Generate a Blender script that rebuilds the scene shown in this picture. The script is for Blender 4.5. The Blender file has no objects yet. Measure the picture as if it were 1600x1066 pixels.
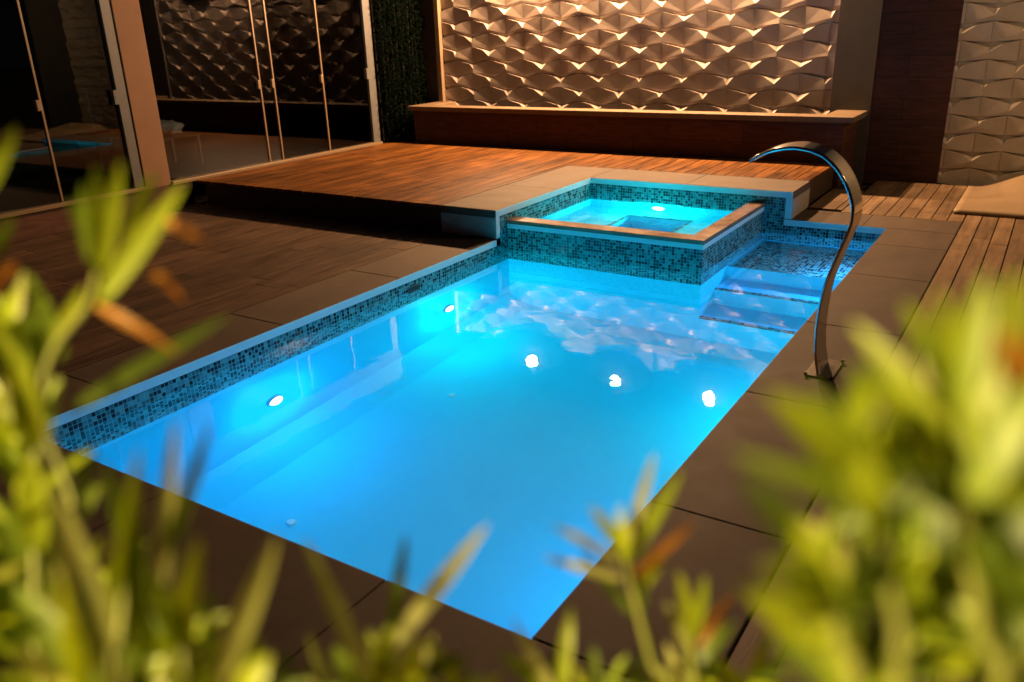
import bpy, bmesh, math, random
from mathutils import Vector, Matrix, noise
random.seed(7)
R = math.radians
S = bpy.context.scene
C = S.collection

# ------------------------------------------------------------------ camera
YAW, PITCH, ROLL = -0.5784, 0.3629, -0.0347
CAM = Vector((1.0963, -1.7265, 1.75)); FPX = 1293.1
_f = Vector((math.sin(YAW)*math.cos(PITCH), math.cos(YAW)*math.cos(PITCH), -math.sin(PITCH)))
_r = Vector((math.cos(YAW), -math.sin(YAW), 0)); _u = _r.cross(_f)
CR = math.cos(ROLL)*_r + math.sin(ROLL)*_u
CU = -math.sin(ROLL)*_r + math.cos(ROLL)*_u
CF = _f
cd = bpy.data.cameras.new('camera'); cam = bpy.data.objects.new('camera', cd); C.objects.link(cam)
m3 = Matrix((CR, CU, -CF)).transposed()
cam.matrix_world = Matrix.Translation(CAM) @ m3.to_4x4()
cd.sensor_width = 36; cd.lens = FPX/1600*36
cd.clip_start = 0.02; cd.clip_end = 400
cd.dof.use_dof = True; cd.dof.focus_distance = 6.2; cd.dof.aperture_fstop = 2.3
S.camera = cam

# ------------------------------------------------------------------ world, exposure
w = bpy.data.worlds.new('World'); S.world = w; w.use_nodes = True
bg = w.node_tree.nodes['Background']
bg.inputs[0].default_value = (0.25, 0.42, 0.75, 1); bg.inputs[1].default_value = 0.010   # clear night sky
S.view_settings.view_transform = 'Standard'; S.view_settings.look = 'None'
S.view_settings.exposure = 0; S.view_settings.gamma = 1
cy = S.cycles
cy.use_denoising = True
try: cy.denoiser = 'OPENIMAGEDENOISE'
except Exception: pass
cy.max_bounces = 14; cy.diffuse_bounces = 5; cy.glossy_bounces = 5
cy.transmission_bounces = 8; cy.transparent_max_bounces = 12
cy.caustics_refractive = True; cy.caustics_reflective = True
cy.blur_glossy = 0.6; cy.sample_clamp_indirect = 5

# ------------------------------------------------------------------ lamps' light
def light(name, kind, loc, power, col, size=0.05, aim=None, spot=None, blend=.6):
    d = bpy.data.lights.new(name, kind); d.energy = power; d.color = col
    if kind == 'AREA': d.shape = 'DISK'; d.size = size
    else: d.shadow_soft_size = size
    if kind == 'SPOT': d.spot_size = R(spot); d.spot_blend = blend
    o = bpy.data.objects.new(name, d); C.objects.link(o); o.location = loc
    if aim is not None:
        o.rotation_euler = (Vector(aim)-Vector(loc)).to_track_quat('-Z', 'Y').to_euler()
    return o
WALL_LAMPS = [(-5.13, 8.345, 2.79), (-3.70, 8.345, 2.87), (-2.30, 8.345, 2.81)]
WARM = (1.0, 0.55, 0.26)
for p in WALL_LAMPS:
    light('wall_lamp_light', 'POINT', p, 900, WARM, .07)
# the lamp on the terrace wall right of the frame, and the garden lamp behind the camera
light('terrace_lamp_light', 'POINT', (2.9, 6.7, 2.55), 165, (1.0, .62, .30), .06)
light('garden_lamp_light', 'SPOT', (.22, -2.72, 1.62), 350, (1.0, .76, .30), .05, aim=(0.95, -1.30, 1.62), spot=54, blend=1)
POOL_LAMPS = [  # (location, facing, power, colour)
    ((-2.9, 1.54, -.95), (1, 0, -.05), 11.5, (.02, .42, 1.0)),
    ((-2.9, 3.44, -.95), (1, 0, -.05), 11.5, (.0, 1.0, .97)),
    ((0, 1.35, -.95), (-1, 0, -.05), 11.5, (.03, .44, 1.0)),
    ((0, 3.2, -.95), (-1, 0, -.05), 11.5, (.0, 1.0, .97)),
    ((0, 5.12, -.25), (-1, -.45, -.6), 22, (.05, .42, 1.0))]
TUB_LAMP = ((-2.13, 6.0, -.17), (0, -1, -.1), 24, (.0, .95, .92))

# ------------------------------------------------------------------ materials
def mat(name, base=(.5,.5,.5), rough=.6, metal=0, spec=.5):
    m = bpy.data.materials.new(name); m.use_nodes = True
    b = m.node_tree.nodes['Principled BSDF']
    b.inputs['Base Color'].default_value = (*base, 1); b.inputs['Roughness'].default_value = rough
    b.inputs['Metallic'].default_value = metal; b.inputs['Specular IOR Level'].default_value = spec
    return m, m.node_tree, b
def nd(t, typ, **k):
    n = t.nodes.new(typ)
    for a, v in k.items(): setattr(n, a, v)
    return n
def lk(t, a, b): t.links.new(a, b)
def ramp(t, stops, interp='LINEAR'):
    n = nd(t, 'ShaderNodeValToRGB'); n.color_ramp.interpolation = interp
    e = n.color_ramp.elements
    while len(e) < len(stops): e.new(.5)
    for i, (p, c) in enumerate(stops):
        e[i].position = p; e[i].color = (*c, 1)
    return n
def mth(t, op, a=None, b=None, c=None):
    n = nd(t, 'ShaderNodeMath', operation=op)
    for i, v in enumerate((a, b, c)):
        if v is None: continue
        if isinstance(v, (int, float)): n.inputs[i].default_value = v
        else: lk(t, v, n.inputs[i])
    return n.outputs[0]
def mixc(t, fac, a, b, typ='MIX'):
    n = nd(t, 'ShaderNodeMix', data_type='RGBA', blend_type=typ)
    for s, v in ((n.inputs[0], fac), (n.inputs[6], a), (n.inputs[7], b)):
        if isinstance(v, tuple): s.default_value = (*v, 1)
        elif isinstance(v, (int, float)): s.default_value = v
        else: lk(t, v, s)
    return n.outputs[2]
def pos(t, scale=(1,1,1)):
    tc = nd(t, 'ShaderNodeNewGeometry'); mp = nd(t, 'ShaderNodeMapping')
    mp.inputs['Scale'].default_value = scale
    lk(t, tc.outputs['Position'], mp.inputs['Vector']); return mp.outputs[0]
def noi(t, vec, scale, detail=4, rough=.55):
    n = nd(t, 'ShaderNodeTexNoise'); n.inputs['Scale'].default_value = scale
    n.inputs['Detail'].default_value = detail; n.inputs['Roughness'].default_value = rough
    lk(t, vec, n.inputs['Vector']); return n.outputs['Fac']
def bump(t, b, h, strength=.3, dist=.01):
    n = nd(t, 'ShaderNodeBump'); n.inputs['Strength'].default_value = strength
    n.inputs['Distance'].default_value = dist
    lk(t, h, n.inputs['Height']); lk(t, n.outputs[0], b.inputs['Normal'])
def textured(name, c1, c2, rough=.7, stretch=(1,1,1), scale=6, island=.0, bstr=.25, bdist=.004, fine=60, spec=.4, tone=False):
    """two-tone noise with optional per-piece variation and a fine bump"""
    m, t, b = mat(name, c1, rough, spec=spec)
    v = pos(t, stretch); f = noi(t, v, scale, 6, .62)
    rp = ramp(t, [(.32, c1), (.68, c2)]); lk(t, f, rp.inputs[0]); col = rp.outputs[0]
    if island:
        g = nd(t, 'ShaderNodeNewGeometry')
        k = mth(t, 'MULTIPLY_ADD', g.outputs['Random Per Island'], island*2, 1-island)
        cb = nd(t, 'ShaderNodeCombineColor')
        for i in range(3): lk(t, k, cb.inputs[i])
        col = mixc(t, 1.0, col, cb.outputs[0], 'MULTIPLY')
    lf = noi(t, pos(t), 1.7, 5, .7); lr = ramp(t, [(.33,(.70,.70,.72)),(.62,(1.06,1.05,1.04))]); lk(t, lf, lr.inputs[0])
    if tone: col = mixc(t, 1.0, col, lr.outputs[0], 'MULTIPLY')
    lk(t, col, b.inputs['Base Color'])
    f2 = noi(t, v, fine, 5, .7)
    bump(t, b, f2, bstr, bdist)
    rr = mth(t, 'MULTIPLY_ADD', f, .25, rough-.12); lk(t, rr, b.inputs['Roughness'])
    return m
M = {}
M['coping'] = textured('sandstone', (.074,.050,.033), (.108,.075,.050), .72, scale=3.5, island=.08, fine=140, bstr=.3, tone=True)
M['lip'] = textured('pale_stone_glow_lip', (.58,.84,.88), (.64,.88,.92), .6, scale=5, fine=140, bstr=.2)  # pale stone with the pool's cyan glow mixed into its colour
M['facing'] = textured('pale_stone_facing', (.36,.32,.28), (.44,.40,.36), .7, scale=6, fine=140, bstr=.25)
M['paver'] = textured('woodlook_paver', (.056,.031,.018), (.125,.075,.043), .6, (7,.8,7), 2.4, .24, .5, fine=18, spec=.25, tone=True)
M['board'] = textured('terrace_board', (.125,.075,.038), (.255,.165,.088), .6, (7,.6,7), 2.6, .2, .45, fine=20, tone=True)
M['deckwood'] = textured('oiled_deck_wood', (.05,.016,.004), (.205,.083,.017), .5, (9,.7,9), 2.2, .3, .6, fine=18, spec=.1, tone=True)
M['riser'] = textured('dark_riser', (.03,.02,.015), (.055,.035,.025), .7, (1,1,6), 5)
M['grout'] = textured('joint_grout', (.055,.040,.028), (.075,.055,.04), .95, scale=30)
M['gap'] = mat('joint_shadow_board', (.02,.014,.01), .9)[0]
M['soil'] = textured('soil', (.025,.018,.012), (.05,.036,.022), .95, scale=9, bstr=.8, bdist=.02, fine=40)
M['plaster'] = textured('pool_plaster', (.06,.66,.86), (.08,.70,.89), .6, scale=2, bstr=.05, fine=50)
M['greywall'] = textured('grey_render', (.055,.048,.044), (.078,.068,.062), .9, scale=4, fine=160, bstr=.3)
M['panelstone'] = textured('cast_stone', (.36,.30,.258), (.43,.365,.325), .8, scale=5, island=.05, fine=110, bstr=.25)
M['panelstone2'] = textured('cast_stone_ochre', (.40,.345,.27), (.48,.41,.33), .8, scale=5, island=.05, fine=110, bstr=.25)
M['rimstone'] = textured('pale_rim_stone', (.14,.095,.055), (.18,.125,.078), .55, scale=5, fine=120, bstr=.15)
M['column'] = textured('painted_render', (.175,.098,.058), (.21,.12,.072), .85, scale=3, fine=170, bstr=.3)
M['brownrim'] = textured('brown_rim_stone', (.20,.115,.075), (.27,.16,.105), .22, scale=6, fine=90, bstr=.05, spec=.6)
M['alu'] = mat('anodised_aluminium', (.50,.46,.42), .38, .85)[0]
M['jamb'] = textured('grey_jamb', (.08,.085,.09), (.10,.105,.11), .5, scale=6, bstr=.05)
M['mullion'] = mat('pale_mullion', (.20,.14,.085), .4, .1)[0]
M['black'] = mat('black_plastic', (.012,.012,.014), .5)[0]
M['lightblock'] = mat('lightblock_black', (.0012,.0012,.0012), .95, spec=.0)[0]
M['room'] = mat('dim_room', (.012,.012,.014), .9)[0]
M['white'] = mat('white_resin', (.75,.75,.75), .4)[0]
M['slabtop'] = textured('beige_resin', (.27,.19,.11), (.32,.23,.135), .55, scale=2.5, fine=100, bstr=.1)

def cladding(name, c1, c2, w=.9, h=.22):
    m, t, b = mat(name, c1, .6, spec=.35)
    g = nd(t, 'ShaderNodeNewGeometry'); sx = nd(t, 'ShaderNodeSeparateXYZ'); lk(t, g.outputs['Position'], sx.inputs[0])
    cb = nd(t, 'ShaderNodeCombineXYZ')
    lk(t, mth(t, 'ADD', sx.outputs[0], sx.outputs[1]), cb.inputs[0]); lk(t, sx.outputs[2], cb.inputs[1])
    br = nd(t, 'ShaderNodeTexBrick'); br.inputs['Scale'].default_value = 1
    br.inputs['Brick Width'].default_value = w; br.inputs['Row Height'].default_value = h
    br.inputs['Mortar Size'].default_value = .003; br.inputs['Mortar'].default_value = (.008,.006,.005,1)
    br.inputs['Color1'].default_value = (*c1,1); br.inputs['Color2'].default_value = (*c2,1)
    lk(t, cb.outputs[0], br.inputs['Vector'])
    v = pos(t, (1.2,1.2,9)); f = noi(t, v, 4, 6, .65)
    k = ramp(t, [(.3,(.45,.42,.4)), (.7,(1.35,1.3,1.25))]); lk(t, f, k.inputs[0])
    lk(t, mixc(t, 1.0, br.outputs[0], k.outputs[0], 'MULTIPLY'), b.inputs['Base Color'])
    bump(t, b, f, .4, .006); return m
M['clad'] = cladding('wood_look_cladding', (.075,.025,.014), (.05,.018,.011))
M['cladb'] = cladding('wood_look_base', (.085,.032,.02), (.06,.024,.016))

def mosaic(name, pitch=.026):
    m, t, b = mat(name, (.3,.4,.4), .18, spec=.28)
    g = nd(t, 'ShaderNodeNewGeometry'); ps = nd(t, 'ShaderNodeSeparateXYZ'); ns = nd(t, 'ShaderNodeSeparateXYZ')
    lk(t, g.outputs['Position'], ps.inputs[0]); lk(t, g.outputs['Normal'], ns.inputs[0])
    cells = nd(t, 'ShaderNodeCombineXYZ'); grout = None
    for i in range(3):
        q = mth(t, 'MULTIPLY_ADD', ps.outputs[i], 1/pitch, 1000.37)
        flat = mth(t, 'GREATER_THAN', mth(t, 'ABSOLUTE', ns.outputs[i]), .5)   # axis across the surface
        use = mth(t, 'SUBTRACT', 1.0, flat)
        lk(t, mth(t, 'MULTIPLY', mth(t, 'FLOOR', q), use), cells.inputs[i])
        fr = mth(t, 'FRACT', q)
        gr = mth(t, 'MULTIPLY', mth(t, 'GREATER_THAN', mth(t, 'ABSOLUTE', mth(t, 'SUBTRACT', fr, .5)), .435), use)
        grout = gr if grout is None else mth(t, 'MAXIMUM', grout, gr)
    wn = nd(t, 'ShaderNodeTexWhiteNoise', noise_dimensions='3D'); lk(t, cells.outputs[0], wn.inputs['Vector'])
    rp = ramp(t, [(0,(.004,.008,.016)), (.30,(.02,.045,.06)), (.40,(.045,.16,.18)), (.60,(.07,.26,.28)), (.82,(.12,.37,.38))], 'CONSTANT')
    lk(t, wn.outputs['Value'], rp.inputs[0])
    lk(t, mixc(t, grout, rp.outputs[0], (.19,.40,.41)), b.inputs['Base Color'])
    lk(t, mth(t, 'MULTIPLY_ADD', grout, .5, .15), b.inputs['Roughness'])
    return m
M['mosaic'] = mosaic('glass_mosaic')

def emis(name, col, s):
    m = bpy.data.materials.new(name); m.use_nodes = True; t = m.node_tree
    t.nodes.remove(t.nodes['Principled BSDF']); e = nd(t, 'ShaderNodeEmission')
    e.inputs[0].default_value = (*col,1); e.inputs[1].default_value = s
    lk(t, e.outputs[0], t.nodes['Material Output'].inputs[0]); return m
M['lens'] = emis('pool_lens_glow', (.75,.92,1.0), 5)
M['lens_tub'] = emis('tub_lens_glow', (.8,1.0,1.0), 14)
M['lens_warm'] = emis('wall_lens_glow', (1.0,.72,.45), 60)

def water(name, s):
    m, t, b = mat(name, (1,1,1), 0.0)
    b.inputs['Transmission Weight'].default_value = 1; b.inputs['IOR'].default_value = 1.33
    v = pos(t, (1,1,1)); a = noi(t, v, 3.2, 2, .5); c = noi(t, v, 11, 2, .5)
    bump(t, b, mth(t, 'MULTIPLY_ADD', c, .25, a), s, .05); return m
M['water'] = water('pool_water_surface', .027); M['water_tub'] = water('tub_water_surface', .12)

def glass(ior):   # reflectance facing the pane (Schlick)
    m = bpy.data.materials.new('tinted_glass'); m.use_nodes = True; t = m.node_tree
    t.nodes.remove(t.nodes['Principled BSDF'])
    tr = nd(t, 'ShaderNodeBsdfTransparent'); tr.inputs[0].default_value = (.5,.53,.55,1)
    gl = nd(t, 'ShaderNodeBsdfGlossy'); gl.inputs['Roughness'].default_value = .0; gl.inputs[0].default_value = (1,1,1,1)
    lw = nd(t, 'ShaderNodeLayerWeight'); fz = mth(t, 'MULTIPLY_ADD', mth(t, 'POWER', lw.outputs['Facing'], 5.0), 1-ior, ior)
    mx = nd(t, 'ShaderNodeMixShader'); lk(t, fz, mx.inputs[0]); lk(t, tr.outputs[0], mx.inputs[1]); lk(t, gl.outputs[0], mx.inputs[2])
    lk(t, mx.outputs[0], t.nodes['Material Output'].inputs[0]); return m
M['glass'] = glass(.055); M['glass_matt'] = glass(.02)

def steel():
    m, t, b = mat('brushed_steel', (.66,.64,.61), .12, 1)
    v = pos(t, (1,120,1)); f = noi(t, v, 6, 3)
    lk(t, mth(t, 'MULTIPLY_ADD', f, .12, .05), b.inputs['Roughness'])
    bump(t, b, f, .04, .002); return m
M['steel'] = steel(); M['plate'] = textured('satin_steel_plate', (.13,.10,.075), (.18,.14,.105), .4, scale=20, bstr=.1)

def leaf(name, c1, c2, tr):
    m, t, b = mat(name, c1, .42, spec=.4)
    g = nd(t, 'ShaderNodeNewGeometry'); rp = ramp(t, [(0,c1),(1,c2)]); lk(t, g.outputs['Random Per Island'], rp.inputs[0])
    v = pos(t); f = noi(t, v, 60, 3); k = mth(t, 'MULTIPLY_ADD', f, .5, .75)
    cb = nd(t, 'ShaderNodeCombineColor')
    for i in range(3): lk(t, k, cb.inputs[i])
    col = mixc(t, 1.0, rp.outputs[0], cb.outputs[0], 'MULTIPLY'); lk(t, col, b.inputs['Base Color'])
    ts = nd(t, 'ShaderNodeBsdfTranslucent'); lk(t, mixc(t, 1.0, col, tr, 'MULTIPLY'), ts.inputs[0])
    mx = nd(t, 'ShaderNodeMixShader'); mx.inputs[0].default_value = .35
    lk(t, b.outputs[0], mx.inputs[1]); lk(t, ts.outputs[0], mx.inputs[2]); lk(t, mx.outputs[0], t.nodes['Material Output'].inputs[0])
    return m
M['leaf'] = leaf('young_leaf', (.20,.27,.010), (.32,.36,.016), (1.6,1.5,.6))
M['leafd'] = leaf('mature_leaf', (.08,.12,.01), (.15,.20,.015), (1.4,1.4,.5))
M['leafp'] = leaf('pale_leaf', (.36,.36,.10), (.42,.41,.14), (1.4,1.4,.7))
M['leafo'] = leaf('withered_leaf', (.36,.145,.02), (.46,.2,.03), (1.5,1.2,.5))
M['stem'] = textured('green_stem', (.15,.16,.02), (.22,.22,.035), .6, scale=30)
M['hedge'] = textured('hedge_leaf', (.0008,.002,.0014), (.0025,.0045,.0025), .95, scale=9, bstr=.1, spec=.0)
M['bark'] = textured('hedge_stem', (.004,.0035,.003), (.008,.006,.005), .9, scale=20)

# ------------------------------------------------------------------ mesh helpers
def obj(name, bm, m, parent=None, smooth=False, bevel=0):
    me = bpy.data.meshes.new(name); bm.normal_update(); bm.to_mesh(me); bm.free()
    for x in (m if isinstance(m, (list, tuple)) else [m]): me.materials.append(x)
    if smooth:
        for p in me.polygons: p.use_smooth = True
    o = bpy.data.objects.new(name, me); C.objects.link(o)
    if parent is not None:
        o.parent = parent; o.matrix_parent_inverse = parent.matrix_world.inverted() if parent.type == 'EMPTY' else Matrix()
        if parent.type == 'EMPTY': o.matrix_parent_inverse = Matrix.Translation(-Vector(parent.location))
    if bevel:
        b = o.modifiers.new('bevel', 'BEVEL'); b.width = bevel; b.segments = 2; b.limit_method = 'ANGLE'
    return o
def thing(name, loc, label, cat, group=None):
    o = bpy.data.objects.new(name, None); C.objects.link(o); o.location = loc; o.empty_display_size = .1
    return tag(o, label, cat, group)
def tag(o, label, cat, group=None):
    o['label'] = label; o['category'] = cat
    if group: o['group'] = group
    return o
def struct(o, label=None, kind='structure'):
    o['kind'] = kind
    if label: o['label'] = label
    return o
B = bmesh.new
def box(bm, x0, x1, y0, y1, z0, z1, mi=0):
    v = [bm.verts.new(p) for p in ((x0,y0,z0),(x1,y0,z0),(x1,y1,z0),(x0,y1,z0),(x0,y0,z1),(x1,y0,z1),(x1,y1,z1),(x0,y1,z1))]
    for f in ((3,2,1,0),(4,5,6,7),(0,1,5,4),(1,2,6,5),(2,3,7,6),(3,0,4,7)):
        bm.faces.new([v[i] for i in f]).material_index = mi
def quad(bm, a, b, c, d, mi=0):
    bm.faces.new([bm.verts.new(p) for p in (a,b,c,d)]).material_index = mi
def boxobj(name, m, parent, *r, bevel=0):
    bm = B(); box(bm, *r); return obj(name, bm, m, parent, bevel=bevel)
def cyl(bm, p0, p1, r0, r1=None, n=20, cap=True, mi=0):
    r1 = r0 if r1 is None else r1
    p0, p1 = Vector(p0), Vector(p1); ax = (p1-p0).normalized(); q = ax.to_track_quat('Z', 'Y')
    A, Bv = [], []
    for i in range(n):
        d = q @ Vector((math.cos(2*math.pi*i/n), math.sin(2*math.pi*i/n), 0))
        A.append(bm.verts.new(p0+d*r0)); Bv.append(bm.verts.new(p1+d*r1))
    for i in range(n):
        bm.faces.new((A[i], A[(i+1)%n], Bv[(i+1)%n], Bv[i])).material_index = mi
    if cap:
        bm.faces.new(A[::-1]).material_index = mi; bm.faces.new(Bv).material_index = mi

# ------------------------------------------------------------------ dimensions
W, LY = 2.9, 6.0                     # pool width, length
WZ = -.14                            # water level
CT = .065                            # coping thickness
TB = -.42                            # foot of the mosaic band
FZ = -1.6                            # pool floor
H = .256; YP = 4.2                   # raised deck height, front edge
TX, TY = -1.08, 4.385                # hot tub outer right face, front face
RZ = .14                             # hot tub rim top
XW = -7.0                            # glazed house front
YB = 8.5                             # garden wall face

# ------------------------------------------------------------------ ground (one sheet, with the pool cut out)
bm = B(); g = -.085; L = 60
for a in ((-L,-L,L,0),(-L,LY,L,L),(-L,0,-W,LY),(0,0,L,LY)):
    quad(bm, (a[0],a[1],g),(a[2],a[1],g),(a[2],a[3],g),(a[0],a[3],g))
struct(obj('ground', bm, M['soil']))

# ------------------------------------------------------------------ pool
pool = thing('swimming_pool', (-W/2, LY/2, 0), 'long blue lit swimming pool with mosaic band and pale stone coping', 'swimming pool')
bm = B()
CX, CZ = -2.69, -1.40
quad(bm, (-W,0,TB),(-W,LY,TB),(-W,LY,CZ),(-W,0,CZ))
quad(bm, (-W,0,CZ),(-W,LY,CZ),(CX,LY,FZ),(CX,0,FZ))
quad(bm, (CX,0,FZ),(CX,LY,FZ),(0,LY,FZ),(0,0,FZ))
quad(bm, (0,LY,TB),(0,0,TB),(0,0,FZ),(0,LY,FZ))
quad(bm, (0,0,TB),(-W,0,TB),(-W,0,FZ),(0,0,FZ))
quad(bm, (-W,LY,TB),(0,LY,TB),(0,LY,FZ),(-W,LY,FZ))
bmesh.ops.remove_doubles(bm, verts=bm.verts, dist=1e-5)
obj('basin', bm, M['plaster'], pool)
bm = B()
quad(bm, (-W,0,-CT),(-W,TY,-CT),(-W,TY,TB),(-W,0,TB))
quad(bm, (0,LY,-CT),(0,0,-CT),(0,0,TB),(0,LY,TB))
quad(bm, (0,0,-CT),(-W,0,-CT),(-W,0,TB),(0,0,TB))
quad(bm, (TX,LY,-CT),(0,LY,-CT),(0,LY,TB),(TX,LY,TB))
quad(bm, (-W,YP+.062,H-CT),(-W,TY,H-CT),(-W,TY,-CT),(-W,YP+.062,-CT))       # mosaic pier beside the tub
quad(bm, (TX,LY,H-CT),(-.887,LY,H-CT),(-.887,LY,-CT),(TX,LY,-CT))
obj('tile_band', bm, M['mosaic'], pool)
bm = B(); gp = .0016
def slabs(bm, x0, x1, y0, y1, axis, cuts, z1=0.0, th=CT):
    lo, hi = (x0, x1) if axis == 0 else (y0, y1)
    e = [lo]+[c for c in cuts if lo < c < hi]+[hi]
    for a, b in zip(e[:-1], e[1:]):
        if axis == 0: box(bm, a+gp/2, b-gp/2, y0, y1, z1-th, z1)
        else: box(bm, x0, x1, a+gp/2, b-gp/2, z1-th, z1)
gb = B(); box(gb, -W-.498, -W-.004, .004, YP-.004, -.06, -.005); box(gb, -W-.498, .538, -.556, -.004, -.06, -.005)
box(gb, .004, .538, .004, LY-.004, -.06, -.005); box(gb, -.81, .538, LY+.006, 6.496, -.06, -.005)
obj('grout', gb, M['grout'], pool)
slabs(bm, -W-.5, -W, .002, YP-.002, 1, [.51, 1.69, 2.87])
slabs(bm, -W-.5, .54, -.56, 0, 0, [-2.9, -1.76, -.577])
slabs(bm, 0, .54, .002, LY-.002, 1, [.9, 2.08, 3.26, 4.45, 5.4])
slabs(bm, -.82, .54, LY+.002, 6.5, 0, [-.2])
obj('coping', bm, M['coping'], pool, bevel=.006)
bm = B()
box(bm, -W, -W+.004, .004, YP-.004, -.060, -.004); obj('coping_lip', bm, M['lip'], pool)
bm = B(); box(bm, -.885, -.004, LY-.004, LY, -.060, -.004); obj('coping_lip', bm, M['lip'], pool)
def step(y0, y1, z, tiled):
    bm = B(); box(bm, TX+.001, -.001, y0, y1, FZ-.05 if not tiled else FZ-.05, z, 0)
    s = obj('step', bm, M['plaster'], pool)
    bm = B()
    if tiled: box(bm, TX+.045, -.004, y0+.008, y1-.045, z+.001, z+.006)
    else: box(bm, TX+.004, -.004, y0-.004, y0+.028, z-.026, z+.005)
    o = obj('nosing', bm, M['mosaic'], s)
step(5.0, LY-.001, -.43, True); step(4.72, 4.999, -.78, False); step(TY, 4.719, -1.15, False)
bm = B(); box(bm, -W-.02, -W+.004, 2.955, 3.095, -.165, -.105); sk = obj('skimmer', bm, M['black'], pool)
bm = B()
for a in ((2.945,3.105,-.108,-.10),(2.945,3.105,-.172,-.164)): box(bm, -W, -W+.008, *a)
obj('skimmer_frame', bm, M['jamb'], sk)
for (x, y) in ((-2.31, 2.66), (-2.25, 1.0)):
    bm = B(); cyl(bm, (x,y,FZ), (x,y,FZ+.012), .03, .022); obj('floor_fitting', bm, M['white'], pool)

def pool_light(i, loc, d, power, col, label, lens, r=.085):
    d = Vector(d).normalized(); loc = Vector(loc); hor = Vector((d.x, d.y, 0)).normalized()
    t = thing('pool_light', loc, label, 'pool light', 'underwater pool lights')
    bm = B(); cyl(bm, loc, loc+hor*.018, r*1.25, r*1.15, 28); obj('trim_ring', bm, M['white'], t)
    bm = B()
    rings = [[bm.verts.new(loc+hor*(.019+.022*math.cos(a))+(Vector((-hor.y,hor.x,0))*math.cos(2*math.pi*k/24)+Vector((0,0,1))*math.sin(2*math.pi*k/24))*r*math.sin(a)) for k in range(24)] for a in (math.pi/2, math.pi/3, math.pi/6)]
    for A, Bq in zip(rings[:-1], rings[1:]):
        for k in range(24): bm.faces.new((A[k], A[(k+1)%24], Bq[(k+1)%24], Bq[k]))
    bm.faces.new(rings[-1]); obj('lens', bm, lens, t, True)
    light('pool_light_beam', 'POINT', loc+hor*.12+Vector((0,0,-.01)), power*1.7, col, 0.0)
pl = ['round underwater light on the left pool wall nearer the tall leaves',
      'round underwater light on the left pool wall nearer the hot tub',
      'underwater light on the pool wall below the terrace boards, nearer end',
      'underwater light on the pool wall below the steel spout',
      'small underwater light beside the mosaic bench step']
for i, (loc, d, p, c) in enumerate(POOL_LAMPS): pool_light(i, loc, d, p, c, pl[i], M['lens'], .05 if i < 4 else .04)
pool_light(9, *TUB_LAMP, 'round underwater light on the back wall of the hot tub', M['lens_tub'], .06)

bm = B(); e = .006
for a in ((-W-e,-e,0+e,TY+.002),(TX-.002,TY+.002,0+e,LY+e)):
    nx, ny = 60, 60
    quad(bm, (a[0],a[1],WZ),(a[2],a[1],WZ),(a[2],a[3],WZ),(a[0],a[3],WZ))
bmesh.ops.remove_doubles(bm, verts=bm.verts, dist=1e-5)
struct(obj('pool_water', bm, M['water']), 'still blue lit water filling the long pool')

# ------------------------------------------------------------------ hot tub
tub = thing('hot_tub', (-2, 5.2, 0), 'square mosaic clad hot tub glowing cyan at the end of the pool', 'hot tub')
bm = B()
quad(bm, (-W,TY,RZ-.035),(TX,TY,RZ-.035),(TX,TY,TB),(-W,TY,TB))
quad(bm, (TX,TY,RZ-.035),(TX,LY,RZ-.035),(TX,LY,TB),(TX,TY,TB))
IX, IY = TX-.125, TY+.145             # inner faces
quad(bm, (IX,IY,RZ-.035),(-W,IY,RZ-.035),(-W,IY,-.02),(IX,IY,-.02))
quad(bm, (IX,LY,RZ-.035),(IX,IY,RZ-.035),(IX,IY,-.02),(IX,LY,-.02))
quad(bm, (-W,IY,H-CT),(-W,LY,H-CT),(-W,LY,-.02),(-W,IY,-.02))
quad(bm, (-W,LY,H-CT),(IX,LY,H-CT),(IX,LY,-.02),(-W,LY,-.02))
quad(bm, (-W,TY,H-CT),(-W,IY,H-CT),(-W,IY,RZ-.035),(-W,TY,RZ-.035))
quad(bm, (IX,LY,H-CT),(TX,LY,H-CT),(TX,LY,RZ-.035),(IX,LY,RZ-.035))
obj('tile_wall', bm, M['mosaic'], tub)
bm = B()
quad(bm, (-W,TY,TB),(TX,TY,TB),(TX,TY,FZ),(-W,TY,FZ)); quad(bm, (TX,TY,TB),(TX,LY,TB),(TX,LY,FZ),(TX,TY,FZ))
obj('plinth', bm, M['plaster'], tub)
SZ, DZ = -.30, -.72                   # seat, foot well
bm = B()
for a in ((IX,LY,-W,LY),(-W,LY,-W,IY),(-W,IY,IX,IY),(IX,IY,IX,LY)):
    quad(bm, (a[0],a[1],-.02),(a[2],a[3],-.02),(a[2],a[3],SZ),(a[0],a[1],SZ))
w0,w1,v0,v1 = -2.31,-1.70,5.10,5.72
for q in (((-W,IY),(IX,IY),(w1,v0),(w0,v0)),((IX,IY),(IX,LY),(w1,v1),(w1,v0)),((IX,LY),(-W,LY),(w0,v1),(w1,v1)),((-W,LY),(-W,IY),(w0,v0),(w0,v1))):
    quad(bm, *[(x,y,SZ) for x,y in q])
for a in ((w1,v1,w0,v1),(w0,v1,w0,v0),(w0,v0,w1,v0),(w1,v0,w1,v1)):
    quad(bm, (a[0],a[1],SZ),(a[2],a[3],SZ),(a[2],a[3],DZ),(a[0],a[1],DZ))
quad(bm, (w0,v0,DZ),(w1,v0,DZ),(w1,v1,DZ),(w0,v1,DZ))
seat = obj('seat', bm, M['plaster'], tub)
bm = B()
for r in ((w0-.03,w1+.03,v0-.03,v0),(w0-.03,w1+.03,v1,v1+.03),(w0-.03,w0,v0,v1),(w1,w1+.03,v0,v1)): box(bm, *r, SZ-.02, SZ+.004)
obj('edge_tiles', bm, M['mosaic'], seat)
bm = B()
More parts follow.
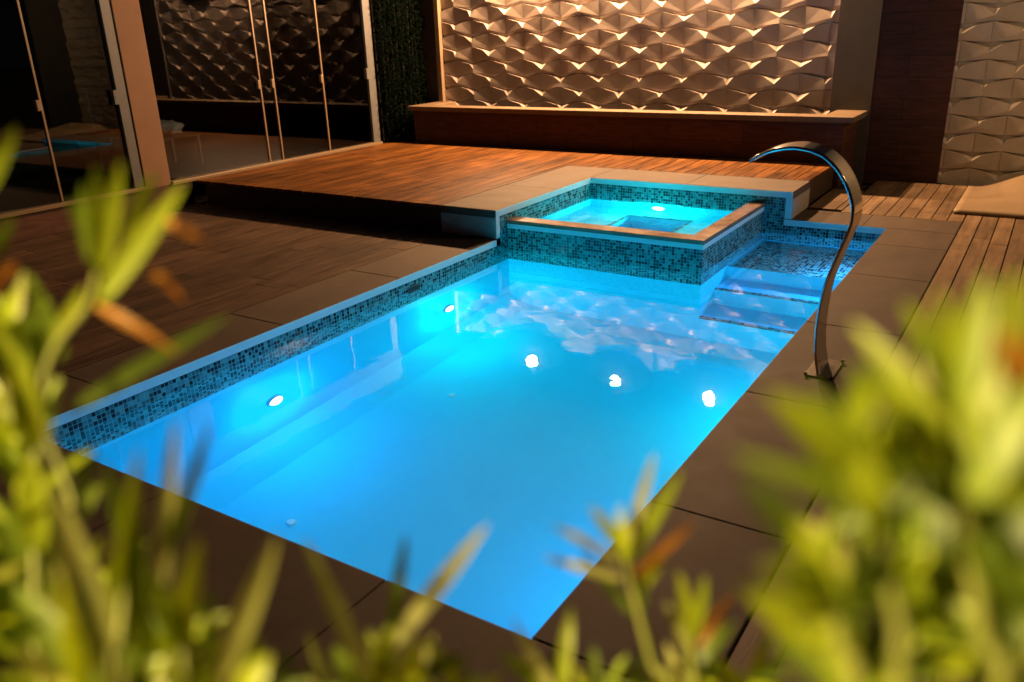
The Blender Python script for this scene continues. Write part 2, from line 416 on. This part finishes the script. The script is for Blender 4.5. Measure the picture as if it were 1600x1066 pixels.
box(bm, -W+.001, IX-.006, TY-.012, IY+.006, RZ-.035, RZ); box(bm, IX-.006, TX+.012, TY-.012, LY-.001, RZ-.035, RZ)
obj('rim', bm, M['brownrim'], tub, bevel=.004)
bm = B()
box(bm, -W+.001, TX+.009, TY-.009, TY+.02, RZ-.075, RZ-.036); box(bm, TX-.02, TX+.009, TY+.021, LY-.001, RZ-.075, RZ-.036)
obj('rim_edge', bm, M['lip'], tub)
bm = B()
slabs(bm, -3.5, -W, YP, 6.6, 1, [5.3], H); slabs(bm, -W+.003, -.82, LY, 6.6, 0, [-1.86], H)
# the upright faces of the coping where it drops to the terrace
box(bm, -3.5, -W-.0, YP+.001, YP+.06, 0.004, H-CT-.002); box(bm, -.885, -.82, LY+.0, 6.6, .004, H-CT-.002)
obj('coping', bm, M['coping'], tub, bevel=.006)
bm = B()
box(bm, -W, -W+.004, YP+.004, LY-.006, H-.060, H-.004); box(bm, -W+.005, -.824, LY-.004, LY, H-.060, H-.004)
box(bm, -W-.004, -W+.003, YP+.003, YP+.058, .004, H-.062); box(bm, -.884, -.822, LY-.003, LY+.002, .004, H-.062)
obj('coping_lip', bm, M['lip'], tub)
bm = B(); box(bm, -3.498, -W-.006, YP-.002, YP+.003, .005, H-.068); obj('facing', bm, M['facing'], tub)
bm = B(); box(bm, -.823, -.8175, LY+.004, 6.598, .005, H-.068); obj('facing', bm, M['facing'], tub)
bm = B(); quad(bm, (-W-e,IY-e,.045),(IX+e,IY-e,.045),(IX+e,LY+e,.045),(-W-e,LY+e,.045))
struct(obj('tub_water', bm, M['water_tub']), 'cyan lit water in the hot tub')
for x in (-1.9, -2.62):
    bm = B(); cyl(bm, (x,LY,-.0), (x,LY-.02,-.0), .035, .03, 18); obj('jet', bm, M['white'], tub)

# ------------------------------------------------------------------ terraces
def planks(bm, x0, x1, y0, y1, pitch, gap, ln, z1, th=.03, seed=1, xo=None):
    rnd = random.Random(seed); x = x0
    while x < x1-.01:
        b = min(x+pitch, x1); y = y0-rnd.uniform(0, ln)
        while y < y1:
            a, c = max(y, y0), min(y+ln, y1)
            if c-a > .02:
                dz = rnd.uniform(-.0012,.0012); box(bm, x+gap/2, b-gap/2, a+.0012, c-.0012, z1-th, z1+dz)
            y += ln
        x += pitch
bm = B(); planks(bm, XW+.02, -W-.502, -3.2, YP-.002, .2, .0035, 1.2, 0, seed=3)
planks(bm, -3.4, .54, -1.15, -.562, .2, .004, 1.2, 0, seed=9)
struct(obj('paved_terrace', bm, M['paver'], bevel=.0015), 'brown wood look pavers left of the pool')
bm = B(); planks(bm, .545, 7.0, -1.15, 8.33, .13, .009, 2.0, 0, seed=5)
planks(bm, .025-.13*4, .54, 6.503, 8.33, .13, .009, 1.4, 0, seed=6)
planks(bm, -.82, -.5, 6.605, 7.66, .13, .009, 1.3, 0, seed=8)
struct(obj('plank_terrace', bm, M['board'], bevel=.0015), 'tan boards with dark gaps right of the pool')

rd = thing('raised_deck', (-4, 6, 0), 'low orange lit wooden deck in front of the planter ledge', 'deck')
bm = B()
planks(bm, -6.93, -3.503, YP, 7.69, .14, .008, 1.9, H, seed=12)
planks(bm, -3.503, -.83, 6.603, 7.69, .14, .008, 1.9, H, seed=13)
obj('deck_boards', bm, M['deckwood'], rd, bevel=.0015)
bm = B()
box(bm, -6.79, -3.503, YP+.012, YP+.03, 0.001, H-.031); obj('riser', bm, M['riser'], rd)
bm = B(); box(bm, -.86, -.842, 6.61, 7.69, .001, H-.031); obj('riser', bm, M['riser'], rd)
bm = B(); box(bm, -6.79, -3.51, YP+.031, 7.69, .1, H-.032); box(bm, -3.5, -.87, 6.61, 7.69, .1, H-.032); obj('substructure', bm, M['gap'], rd)

# ------------------------------------------------------------------ planter ledge in front of the wall
pb = thing('fountain_basin', (-3.7, 8.1, 0), 'long dark clad ledge with pale stone rim under the relief wall', 'basin')
X0, X1, Y0 = -6.66, -.69, 7.66
bm = B()
box(bm, X0+.07, X1-.1, Y0+.05, Y0+.15, 0, .688); box(bm, X1-.2, X1-.1, Y0+.151, YB+.02, 0, .688); box(bm, X0+.07, X0+.17, Y0+.151, YB+.02, 0, .688)
obj('base', bm, M['cladb'], pb)
bm = B()
slabs(bm, X0, X1, Y0, Y0+.26, 0, [-5.2,-3.9,-2.6,-1.3], .75, .06)
box(bm, X0, X0+.28, Y0+.262, YB-.05, .69, .75); box(bm, X1-.33, X1, Y0+.262, YB-.09, .69, .75)
obj('rim', bm, M['rimstone'], pb, bevel=.006)
bm = B(); box(bm, X0+.18, X1-.21, Y0+.16, YB+.01, .40, .50); obj('trough', bm, M['gap'], pb)

# ------------------------------------------------------------------ garden wall, relief panels, cladding
gw = thing('garden_wall', (-2, 8.8, 0), 'tall grey rendered garden wall behind the deck', 'wall')
boxobj('wall_body', M['greywall'], gw, -7.6, 3.4, YB+.06, YB+.3, -.08, 2.60)
boxobj('pilaster', M['greywall'], gw, -1.10, -.67, YB-.09, YB+.059, -.08, 2.598)
boxobj('pilaster', M['greywall'], gw, -7.2, -6.66, YB-.06, YB+.059, -.08, 2.598)
boxobj('trim', M['rimstone'], gw, -6.645, -6.565, YB-.12, YB+.059, 0.6, 2.598, bevel=.006)

def relief(bm, x0, x1, z0, z1, sp, rh, ph, y, k=1.0):
    """rows of folded stone modules: vertical fold, pinched middle, a small lip under each recessed triangle"""
    RT, RB, P, P2 = .064*k, .040*k, .076*k, .012*k
    pf = .33; gl = random.Random(4)
    rows = int(math.ceil((z1-z0)/rh))
    def clip(a, d, z, xr):  return a
    for r in range(rows):
        zb, zt = z0+r*rh, min(z0+(r+1)*rh, z1+rh)
        off = ph+(sp/2 if r % 2 else 0)
        i = int(math.floor((x0-off)/sp))-1
        while off+i*sp < x1+sp:
            xa = off+i*sp; xb = xa+sp; xm = (xa+xb)/2; i += 1; xa += .002; xb -= .002
            if xb <= x0 or xa >= x1: continue
            j = .0016; zi, zj = zb+j, zt-j; zm = zt-(zt-zb)*pf
            V = lambda x, z, d: (x, y-d, z)
            h2, dz = .0, .012
            def lerp(p, q, t): return tuple(p[k]+(q[k]-p[k])*t for k in range(3))
            rb = .014*k
            aRT, bRT = V(xa,zj+dz,RT), V(xb,zj+dz,RT); aRB, bRB = V(xa,zi-dz,RB), V(xb,zi-dz,RB)
            aK, bK = V(xa,zj+dz,rb), V(xb,zj+dz,rb)
            PT, PB = V(xm,zj-dz,RB), V(xm,zi+dz,RT); Ab = V(xm,zm,P2); A = V(xm,zm,.042*k); q = P+k*gl.uniform(-.013,.010)
            Q0 = V(xm,zm,q); Q = V(xm,zm-gl.uniform(.040,.072),q)
            ta, tb = gl.uniform(.08,.46), gl.uniform(.08,.46)
            qa, qb = lerp(Q0, aRT, ta), lerp(Q0, bRT, tb); ra, rb_ = lerp(Ab, aK, ta), lerp(Ab, bK, tb)
            bk = lambda p: (p[0], y+.05, p[2])
            fs = [
              [aRT,aRB,qa],[aRB,Q,qa],[bRB,bRT,qb],[bRB,qb,Q],        # half diamonds either side
              [aRB,PB,Q],[PB,bRB,Q],                                   # lower triangle
              [PT,aK,ra,Ab],[bK,PT,Ab,rb_],                              # recessed upper triangle
              [aK,aRT,qa,ra],[bRT,bK,rb_,qb],                          # narrow ledge under it
              [ra,qa,A,Ab],[Ab,A,qb,rb_],[qa,Q,A],[A,Q,qb],                                # bevelled notch in the middle of the ledge
              [aRB,bk(aRB),bk(PB),PB],[PB,bk(PB),bk(bRB),bRB],
              [aK,PT,bk(PT),bk(aK)],[PT,bK,bk(bK),bk(PT)],
            ]
            cache = {}
            for f in fs:
                vs = []
                for p in f:
                    kk = tuple(round(c, 5) for c in p)
                    if kk not in cache: cache[kk] = bm.verts.new(p)
                    vs.append(cache[kk])
                try: bm.faces.new(vs)
                except ValueError: pass
    for co, no in (((x0,0,0),(-1,0,0)), ((x1,0,0),(1,0,0)), ((0,0,z1),(0,0,1))):
        bmesh.ops.bisect_plane(bm, geom=bm.verts[:]+bm.edges[:]+bm.faces[:], plane_co=co, plane_no=no, clear_outer=True)
    bmesh.ops.recalc_face_normals(bm, faces=bm.faces)
    box(bm, x0, x1, y+.012, y+.059, z0, z1)
bm = B(); relief(bm, -6.56, -1.103, .60, 2.56, .572, .1785, -6.05, YB, .86)
tag(obj('relief_panel', bm, M['panelstone']), 'wide pale folded stone relief panel above the ledge, lit with glints', 'wall panel')
bm = B(); relief(bm, .10, 2.0, -.02, 2.56, .53, .184, .397, YB, .8)
tag(obj('relief_panel', bm, M['panelstone2']), 'ochre folded stone relief panel beside dark wood cladding at the right', 'wall panel')
tag(boxobj('wall_cladding', M['clad'], None, -.667, .097, YB-.055, YB+.058, -.06, 2.59), 'dark red brown wood look cladding between grey pilaster and right relief panel', 'cladding')

for i, p in enumerate(WALL_LAMPS):
    t = thing('wall_lamp', (p[0], YB+.06, 2.85), ['wall floodlight above the left third of the relief panel','wall floodlight above the middle of the relief panel','wall floodlight above the right third of the relief panel'][i], 'wall lamp', 'floodlights on top of the garden wall')
    bm = B(); cyl(bm, (p[0], YB+.1, 2.60), (p[0], YB+.1, 3.09), .03); cyl(bm, (p[0], YB+.1, 3.07), (p[0], p[1], p[2]+.20), .016); obj('arm', bm, M['black'], t)
    bm = B(); cyl(bm, (p[0], p[1], p[2]+.22), (p[0], p[1], p[2]+.10), .03, .05, 24); obj('shade', bm, M['black'], t)
    bm = B(); 
    ring = [(p[0]+.52*math.cos(a*.2618), 8.421, p[2]-.16+.31*math.sin(a*.2618)) for a in range(24)]
    for y_ in (-.003, .003): bm.faces.new([bm.verts.new((c[0], c[1]+y_, c[2])) for c in (ring if y_ < 0 else ring[::-1])])
    bmesh.ops.bridge_loops(bm, edges=bm.edges[:]); obj('added_baffle', bm, M['lightblock'], t)  # unseen disc, added to keep lamp light off the upper panel

# ------------------------------------------------------------------ hedge between glazing and wall
hd = thing('hedge', (-6.95, 7.95, 0), 'dark climbing hedge between the glass front and the garden wall', 'hedge')
bm = B(); rnd = random.Random(5)
for i in range(5200):
    y = rnd.uniform(7.46, 8.42); z = rnd.uniform(.0, 2.9)
    x = -7.02+.16*rnd.random()**.7 + .05*noise.noise((y*3, z*3, 0)) + (.10*rnd.random() if z < .45 else 0)
    s = rnd.uniform(.018,.034); n = Vector((rnd.uniform(.2,1), rnd.uniform(-1,.6), rnd.uniform(-.3,1))).normalized()
    q = n.to_track_quat('Z','Y') @ Matrix.Rotation(rnd.uniform(0,6.28),3,'Z').to_quaternion()
    vs = [bm.verts.new(Vector((x,y,z))+q @ Vector(c)) for c in ((-s*.5,0,0),(0,-s,.004),(s*.5,0,0),(0,s,.004))]
    bm.faces.new(vs)
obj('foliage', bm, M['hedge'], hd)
boxobj('shade_backing', M['lightblock'], hd, -7.12, -7.045, 7.425, 8.5, -.05, 2.9)  # added black sheet, stands in for the shade between the leaves
bm = B()
for k in range(9): cyl(bm, (-7.0,7.5+k*.11,-.05), (-7.0+rnd.uniform(-.02,.02),7.5+k*.11+rnd.uniform(-.1,.1),2.8), .012, .005, 8)
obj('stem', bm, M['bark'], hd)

# ------------------------------------------------------------------ house front: base, column, sliding doors, room
hs = thing('house', (XW-2, 3, 0), 'dark house front with low cladding base and roof beam on the left', 'house')
bm = B(); box(bm, XW-.25, XW+.015, -4, YP-.01, -.08, .243); obj('base_wall', bm, M['cladb'], hs)
bm = B(); box(bm, XW-.3, XW+.02, -4, 7.45, 2.62, 3.1); obj('beam', bm, M['greywall'], hs)
bm = B()
quad(bm, (-12,-4,.235),(XW-.26,-4,.235),(XW-.26,8.4,.235),(-12,8.4,.235)); quad(bm, (-12,8.4,2.7),(XW,8.4,2.7),(XW,-4,2.7),(-12,-4,2.7))
quad(bm, (-12,-4,.2),(-12,8.4,.2),(-12,8.4,2.7),(-12,-4,2.7)); quad(bm, (-12,8.4,.2),(XW-.1,8.4,.2),(XW-.1,8.4,2.7),(-12,8.4,2.7)); quad(bm, (-12,-4,.2),(-12,-4,2.7),(XW-.1,-4,2.7),(XW-.1,-4,.2))
quad(bm, (XW-.1,7.45,.2),(XW-.1,8.4,.2),(XW-.1,8.4,2.7),(XW-.1,7.45,2.7))
obj('room_shell', bm, M['room'], hs)
tag(boxobj('column', M['column'], None, XW-.26, XW+.02, 3.61, 3.925, .245, 2.62, bevel=.008), 'square warm plastered column between the two glass door sets', 'column')

def doors(name, label, y0, y1, mulls, jambs):
    t = thing(name, (XW, (y0+y1)/2, .25), label, 'glass door', 'sliding glass doors of the house')
    bm = B(); box(bm, XW-.08, XW+.045, y0, y1, .245, .283); obj('sill_rail', bm, M['mullion'], t, bevel=.004)
    edges = [y0]+mulls+[y1]
    for a, b in zip(edges[:-1], edges[1:]):
        if b-a > .05: boxobj('pane', M['glass_matt' if a > 5.5 else 'glass'], t, XW-.034, XW-.026, a+.004, b-.004, .285, 2.62)
    for m in mulls:
        mu = boxobj('mullion', M['mullion'], t, XW-.045, XW-.012, m-.011, m+.011, .284, 2.62, bevel=.003)
        bm = B(); box(bm, XW-.03, XW+.012, m-.055, m-.012, 1.15, 1.25); obj('handle', bm, M['mullion'], mu, bevel=.004)
    for a, b, hnd in jambs:
        jb = boxobj('jamb', M['jamb'], t, XW-.09, XW+.01, a, b, .284, 2.62, bevel=.005)
        bm = B(); box(bm, XW-.02, XW+.03, a-.05, a-.001, 1.14, 1.28)
        cyl(bm, (XW+.03, a-.025, 1.21), (XW+.034, a-.025, 1.21), .008, n=10); obj('handle', bm, M['jamb'], jb, bevel=.004)
    return t
doors('sliding_door', 'sliding glass door set left of the plastered column', -3.6, 3.605, [-1.2, .9, 2.71], [(3.49,3.60,True)])
doors('sliding_door', 'sliding glass door set between the plastered column and the hedge', 3.93, 7.42, [5.385, 5.60, 6.43], [(7.28,7.42,True)])

# furniture dimly seen behind the glass
tb = thing('side_table', (-8.25, 4.9, .235), 'small glass topped table with thin legs behind the glass', 'table')
boxobj('tabletop', M['rimstone'], tb, -8.55, -7.95, 4.55, 5.15, .60, .63, bevel=.004)
for x in (-8.52,-7.98):
    for y in (4.58,5.12): boxobj('leg', M['alu'], tb, x-.012, x+.012, y-.012, y+.012, .235, .60)
bm = B(); bmesh.ops.create_icosphere(bm, subdivisions=3, radius=1)
for v in bm.verts:
    n = noise.noise(v.co*2.3)*.35+noise.noise(v.co*6)*.15
    v.co = Vector((v.co.x*.2*(1+n), v.co.y*.2*(1+n), max(v.co.z,-.55)*.11*(1+n)))+Vector((-8.25,4.86,.693))
tag(obj('cloth', bm, M['white'], smooth=True), 'crumpled pale cloth on the small table behind glass', 'cloth')
ch = thing('chair', (-8.7, 4.35, .235), 'dark chair standing beside the small table behind the glass', 'chair')
boxobj('seat', M['black'], ch, -8.95,-8.5,4.1,4.55,.66,.72, bevel=.01)
boxobj('backrest', M['black'], ch, -8.95,-8.5,4.06,4.1,.78,1.2, bevel=.01)
for x in (-8.93,-8.52):
    for y in (4.1,4.53): boxobj('leg', M['black'], ch, x-.015,x+.015,y-.015,y+.015,.235,.66)

# ------------------------------------------------------------------ steel spout
sp = thing('water_spout', (.27, 2.55, 0), 'curved polished steel water spout arching over the pool edge', 'spout')
prof = [(-.166,1.083),(-.12,1.112),(-.068,1.135),(-.01,1.150),(.046,1.156),(.115,1.148),(.16,1.134),(.196,1.116),(.256,1.063),(.308,.986),(.341,.897),(.347,.816),(.330,.745),(.304,.66),(.286,.600),(.256,.485),(.241,.358),(.238,.229),(.246,.12),(.268,.004)]
def smooth_path(p, n=4):
    out = []
    for i in range(len(p)-1):
        P0, P1, P2, P3 = [Vector(p[min(max(k,0),len(p)-1)]) for k in (i-1,i,i+1,i+2)]
        for s in range(n):
            t = s/n; out.append(.5*((2*P1)+(P2-P0)*t+(2*P0-5*P1+4*P2-P3)*t*t+(3*P1-P0-3*P2+P3)*t**3))
    out.append(Vector(p[-1])); return out
pp = smooth_path(prof); bm = B(); rows = []
for i, p in enumerate(pp):
    d = (pp[min(i+1,len(pp)-1)]-pp[max(i-1,0)]).normalized(); n = Vector((-d.y, d.x)) ; th = .008
    y0, y1 = 2.43, 2.64; sec = [(y0+th-th*math.sin(q), th*math.cos(q)) for q in [math.pi*k/6 for k in range(7)]]
    sec += [(y0+.02, -th), (y1-.02, -th)]
    sec += [(y1-th+th*math.sin(q), -th*math.cos(q)) for q in [math.pi*k/6 for k in range(7)]] + [(y1-.02, th), (y0+.02, th)]
    rows.append([bm.verts.new((p.x+n.x*h_, y, p.y+n.y*h_)) for y, h_ in sec])
for A, Bq in zip(rows[:-1], rows[1:]):
    for k in range(18): bm.faces.new((A[k], A[(k+1)%18], Bq[(k+1)%18], Bq[k]))
bm.faces.new(rows[0][::-1]); bm.faces.new(rows[-1]); bmesh.ops.recalc_face_normals(bm, faces=bm.faces)
o = obj('blade', bm, M['steel'], sp, True)
mo = o.modifiers.new('edges', 'EDGE_SPLIT'); mo.split_angle = R(40)
boxobj('base_plate', M['plate'], sp, 0.205, .345, 2.41, 2.68, .001, .009, bevel=.002)
for x, y in ((.210,2.415),(.340,2.415),(.210,2.675),(.340,2.675)):
    bm = B(); cyl(bm, (x,y,.011),(x,y,.02),.010,n=6); obj('bolt', bm, M['plate'], sp)

# ------------------------------------------------------------------ curved beige lounger shell on the right terrace
bm = B(); nx, ny = 26, 14; top = []
for i in range(nx+1):
    rowv = []
    for j in range(ny+1):
        u, v = i/nx, j/ny; x = .43+u*1.5; y = 6.82-.10*u*0+v*1.33
        q = min(max((x-.50)/.55,0),1); rise = .20*q*q*(3-2*q)*v**1.3
        rowv.append(bm.verts.new((x, y, .035+rise*.85)))
    top.append(rowv)
for i in range(nx):
    for j in range(ny): bm.faces.new((top[i][j], top[i+1][j], top[i+1][j+1], top[i][j+1]))
lo = obj('pool_lounger', bm, M['slabtop'], smooth=True)
sm = lo.modifiers.new('thick', 'SOLIDIFY'); sm.thickness = .03; sm.offset = -1
tag(lo, 'low beige lounger shell with upswept back edge on the right terrace', 'lounger')

# ------------------------------------------------------------------ shrubs in the foreground
def at(px, py, d):
    """a point d metres along the viewing depth of the built camera position, in world space"""
    return CAM + d*(CF + (px-800)/FPX*CR - (py-533)/FPX*CU)
def blade(bm, a, b, w, sag, mi, rnd, twist=None):
    """one narrow leaf from a to b, folded along its midrib and bent"""
    L = (b-a).length; d = (b-a)/L
    side = d.cross((CAM-a).normalized()).normalized()
    side = (Matrix.Rotation(twist if twist is not None else rnd.uniform(-.7,.7), 3, d) @ side)
    nrm = side.cross(d); rows = []; n = 9
    for i in range(n+1):
        t = i/n; ww = w*.5*(math.sin(math.pi*min(1,(t*.93+.07)))**.62)*(1-.25*t) if i < n else .0005
        c = a+d*(L*t)+nrm*(sag*4*t*(1-t)*.5)+Vector((0,0,-1))*sag*t*t
        rows.append((bm.verts.new(c-side*ww+nrm*ww*.22), bm.verts.new(c), bm.verts.new(c+side*ww+nrm*ww*.22)))
    for A, Bq in zip(rows[:-1], rows[1:]):
        for k in (0,1): bm.faces.new((A[k],A[k+1],Bq[k+1],Bq[k])).material_index = mi
def tube(bm, pts, r0, r1, n=8):
    rings = []
    for i, p in enumerate(pts):
        d = (pts[min(i+1,len(pts)-1)]-pts[max(i-1,0)]).normalized(); q = d.to_track_quat('Z','Y'); r = r0+(r1-r0)*i/(len(pts)-1)
        rings.append([bm.verts.new(p+q @ Vector((math.cos(2*math.pi*k/n)*r, math.sin(2*math.pi*k/n)*r, 0))) for k in range(n)])
    for A, Bq in zip(rings[:-1], rings[1:]):
        for k in range(n): bm.faces.new((A[k],A[(k+1)%n],Bq[(k+1)%n],Bq[k]))
    bm.faces.new(rings[-1])
G, D, P, O = 0, 1, 2, 3
def shrub(label, dep, stems, leaves, fill=(), seed=1):
    """stems: lists of pixels; leaves: (x0,y0,x1,y1,width px,material,depth offset); fill: random sprigs"""
    rnd = random.Random(seed)
    base = at(*stems[0][0], dep); root = Vector((base.x, base.y, -.08))
    t = thing('shrub', root, label, 'shrub', 'leafy shrubs in the bed in front of the pool')
    bm = B()
    for s in stems:
        p = [at(x, y, dep) for x, y in s]
        tube(bm, smooth_path([root+Vector((rnd.uniform(-.03,.03), rnd.uniform(-.03,.03), 0)), p[0]-Vector((0,0,.25))]+p, 5), .0042, .0024)
    obj('stem', bm, M['stem'], t, True)
    bm = B()
    for x0,y0,x1,y1,wd,mi,dz in leaves:
        a = at(x0,y0,dep+dz*.3); b = at(x1,y1,dep+dz)
        if mi == O:
            bo = B(); blade(bo, a, b, wd/FPX*dep, .012, 0, rnd, rnd.uniform(-.35,.35)); obj('withered_leaf', bo, M['leafo'], t, True); continue
        blade(bm, a, b, wd/FPX*dep*1.0, (.006 if mi != O else .012)*rnd.uniform(.4,1.3), 0 if mi == O else mi, rnd, rnd.uniform(-.35,.35))
    for (cx, cy_, n, ln, wd, spread, dz) in fill:
        o = at(cx, cy_, dep+dz); up = Vector((rnd.uniform(-.2,.2), rnd.uniform(-.2,.2), 1)).normalized()
        for k in range(n):
            ang = k*2.4+rnd.uniform(-.3,.3); el = rnd.uniform(.25,1.0)*spread
            q = up.to_track_quat('Z','Y'); dr = q @ Vector((math.cos(ang)*math.sin(el), math.sin(ang)*math.sin(el), math.cos(el)))
            a = o-up*ln*.9*(k/n); blade(bm, a, a+dr*ln*rnd.uniform(.7,1.15), wd, .006*rnd.random(), rnd.choice((G,G,D,P) if k % 3 else (G,D)), rnd)
        tube(bm, [o-up*ln*1.6, o-up*ln*.8, o], .003, .002)
    obj('foliage', bm, [M['leaf'], M['leafd'], M['leafp']], t, True)
    return t
shrub('tall yellow green shrub at the left edge with drooping orange leaves', .50,
  [[(70,1060),(58,900),(62,660),(84,550),(136,479),(155,423)], [(150,1066),(120,800),(62,660)]],
  [(152,430,146,246,25,G,.01),(160,420,186,244,29,G,-.01),(196,372,241,252,25,G,.01),(160,465,286,280,34,G,-.02),(150,480,262,330,26,G,0),
   (138,405,126,272,20,D,.03),(128,370,104,296,18,D,.04),(262,348,320,350,20,O,0),(150,478,272,522,17,O,-.01),(232,428,285,448,16,O,.01),
   (110,640,356,488,26,D,.03),(100,560,40,420,34,D,.03),(84,560,128,440,26,G,.01),(60,660,-30,470,40,G,-.01),(60,700,10,560,40,G,-.02),(64,620,60,440,34,D,.03),
   (-20,300,22,182,24,G,.0),(-30,420,20,330,26,D,.01),(-30,560,46,470,30,D,.02),(-20,470,18,385,14,O,.02),
   (60,860,45,700,44,G,-.03),(70,900,150,690,34,D,.02),(60,930,-20,760,50,D,.02),(40,1040,0,840,60,D,.02)],
  [(40,760,12,.07,.011,1.0,.04),(10,620,9,.07,.011,1.0,.03),(20,960,14,.07,.012,1.1,.04),(60,860,12,.07,.011,1.0,.02),(150,900,10,.06,.011,1.0,.06),(5,500,8,.06,.011,1.0,.04),(90,1040,12,.07,.012,1.1,.03)], 11)
shrub('pale broad leaved shrub at the lower left with leaves crossing the pool corner', .42,
  [[(190,1090),(190,1000),(200,900)], [(300,1090),(290,1010)]],
  [(185,1080,75,745,56,P,-.02),(170,1060,215,690,40,G,.02),(215,1010,205,760,44,G,.0),(230,960,330,640,30,D,.05),(250,930,272,650,30,P,.05),(262,1066,310,830,42,G,.0),
   (330,1090,432,830,44,P,.01),(300,1080,250,900,40,G,-.01),(240,1090,90,930,50,D,.01),(160,1080,20,900,60,D,.02),(130,1090,100,860,50,G,.0),(380,1090,420,1010,46,G,-.01),
   (220,980,160,700,30,D,.04),(245,900,315,700,18,O,.06)],
  [(110,1010,9,.06,.012,1.0,.03),(200,1060,12,.06,.012,1.1,.03),(260,1010,10,.055,.011,1.1,.06),(400,1090,10,.05,.011,1.2,.05),(330,1080,12,.055,.012,1.2,.02)], 12)
shrub('low shrub at the bottom centre with a few long narrow leaves', .52,
  [[(600,1110),(596,1060),(610,1000)]],
  [(575,1070,472,828,30,P,.0),(615,1010,762,812,32,P,.0),(612,1000,634,830,26,D,.03),(600,1080,606,965,40,G,-.03),(640,1080,660,990,34,G,-.02),(560,1090,520,1000,30,D,.02),(655,1060,720,1010,26,D,.02)],
  [(600,1075,12,.055,.011,1.2,.02),(520,1085,10,.05,.010,1.2,.04),(660,1080,10,.05,.010,1.2,.03),(720,1085,9,.045,.010,1.2,.02)], 13)
shrub('upright yellow green sprig at bottom centre right with a small orange leaf', .55,
  [[(1050,1100),(1022,1040),(985,900),(972,850)], [(1085,1100),(1082,1040),(1078,985)]],
  [(978,870,1024,700,22,P,.02),(972,862,922,778,24,G,.0),(978,880,1066,728,24,G,.0),(966,880,862,812,18,P,.01),(970,905,850,865,18,P,.03),(990,900,1088,790,18,O,.0),
   (980,880,968,780,22,G,-.01),(985,960,905,850,20,D,.03),(1000,960,1010,850,22,D,.02),(880,1080,893,935,24,G,.0),(870,1090,800,955,20,P,.01),(850,1080,775,1005,22,D,.01),
   (1078,1000,1060,885,24,G,.0),(1080,1000,1102,890,22,G,-.01),(1085,1020,1150,905,18,O,.01),(1080,1030,1040,930,24,P,.02),(1090,1040,1150,960,24,D,.0),(990,930,1040,860,22,G,.01)],
  [(1080,1075,12,.055,.010,1.2,.02),(1000,1085,10,.05,.010,1.2,.05),(860,1085,9,.05,.010,1.2,.04),(930,1085,9,.045,.010,1.2,.02),(1170,1060,10,.05,.011,1.2,.02)], 14)
shrub('dense yellow green shrub filling the lower right corner', .30,
  [[(1560,1120),(1540,1000),(1500,760),(1490,640)], [(1330,1120),(1320,1020),(1290,900)], [(1400,1120),(1390,900),(1340,720)]],
  [(1500,650,1415,445,44,G,.03),(1495,640,1470,425,46,G,.0),(1500,650,1545,415,50,G,-.02),(1510,700,1600,400,60,G,-.02),(1490,680,1335,490,44,G,.02),(1480,690,1325,545,40,D,.03),(1598,600,1572,462,64,O,-.04),
   (1480,720,1360,590,50,G,.0),(1520,780,1640,560,70,G,-.03),(1400,760,1200,590,60,G,-.03),(1380,760,1260,590,46,D,-.02),(1370,800,1145,690,40,D,.0),(1380,840,1320,640,60,G,-.02),(1300,920,1160,720,60,D,-.02),
   (1300,930,1190,850,60,G,-.03),(1310,960,1180,900,50,G,-.02),(1300,940,1250,800,60,G,-.03),(1320,960,1380,800,50,D,.02),(1560,900,1640,740,60,D,-.02),(1540,860,1460,640,70,D,.03),(1530,900,1420,760,70,D,.03),
   (1580,1000,1640,840,80,D,.0),(1540,960,1480,800,60,G,.02),(1300,1080,1210,980,40,D,.03),(1340,1080,1380,940,50,D,.03),(1330,1060,1260,940,46,G,.03),(1480,560,1400,520,30,D,.02),(1600,820,1520,620,50,G,-.02),(1620,960,1500,820,70,D,-.02)],
  [(1520,700,14,.06,.014,1.1,.06),(1400,820,14,.055,.014,1.1,.07),(1560,880,14,.06,.014,1.1,.05),(1290,960,10,.05,.012,1.1,.05),(1580,600,12,.05,.013,1.1,.02),(1450,960,12,.05,.013,1.1,.05),(1600,1020,12,.05,.014,1.1,.02),(1340,700,8,.045,.013,1.1,.03)], 15)
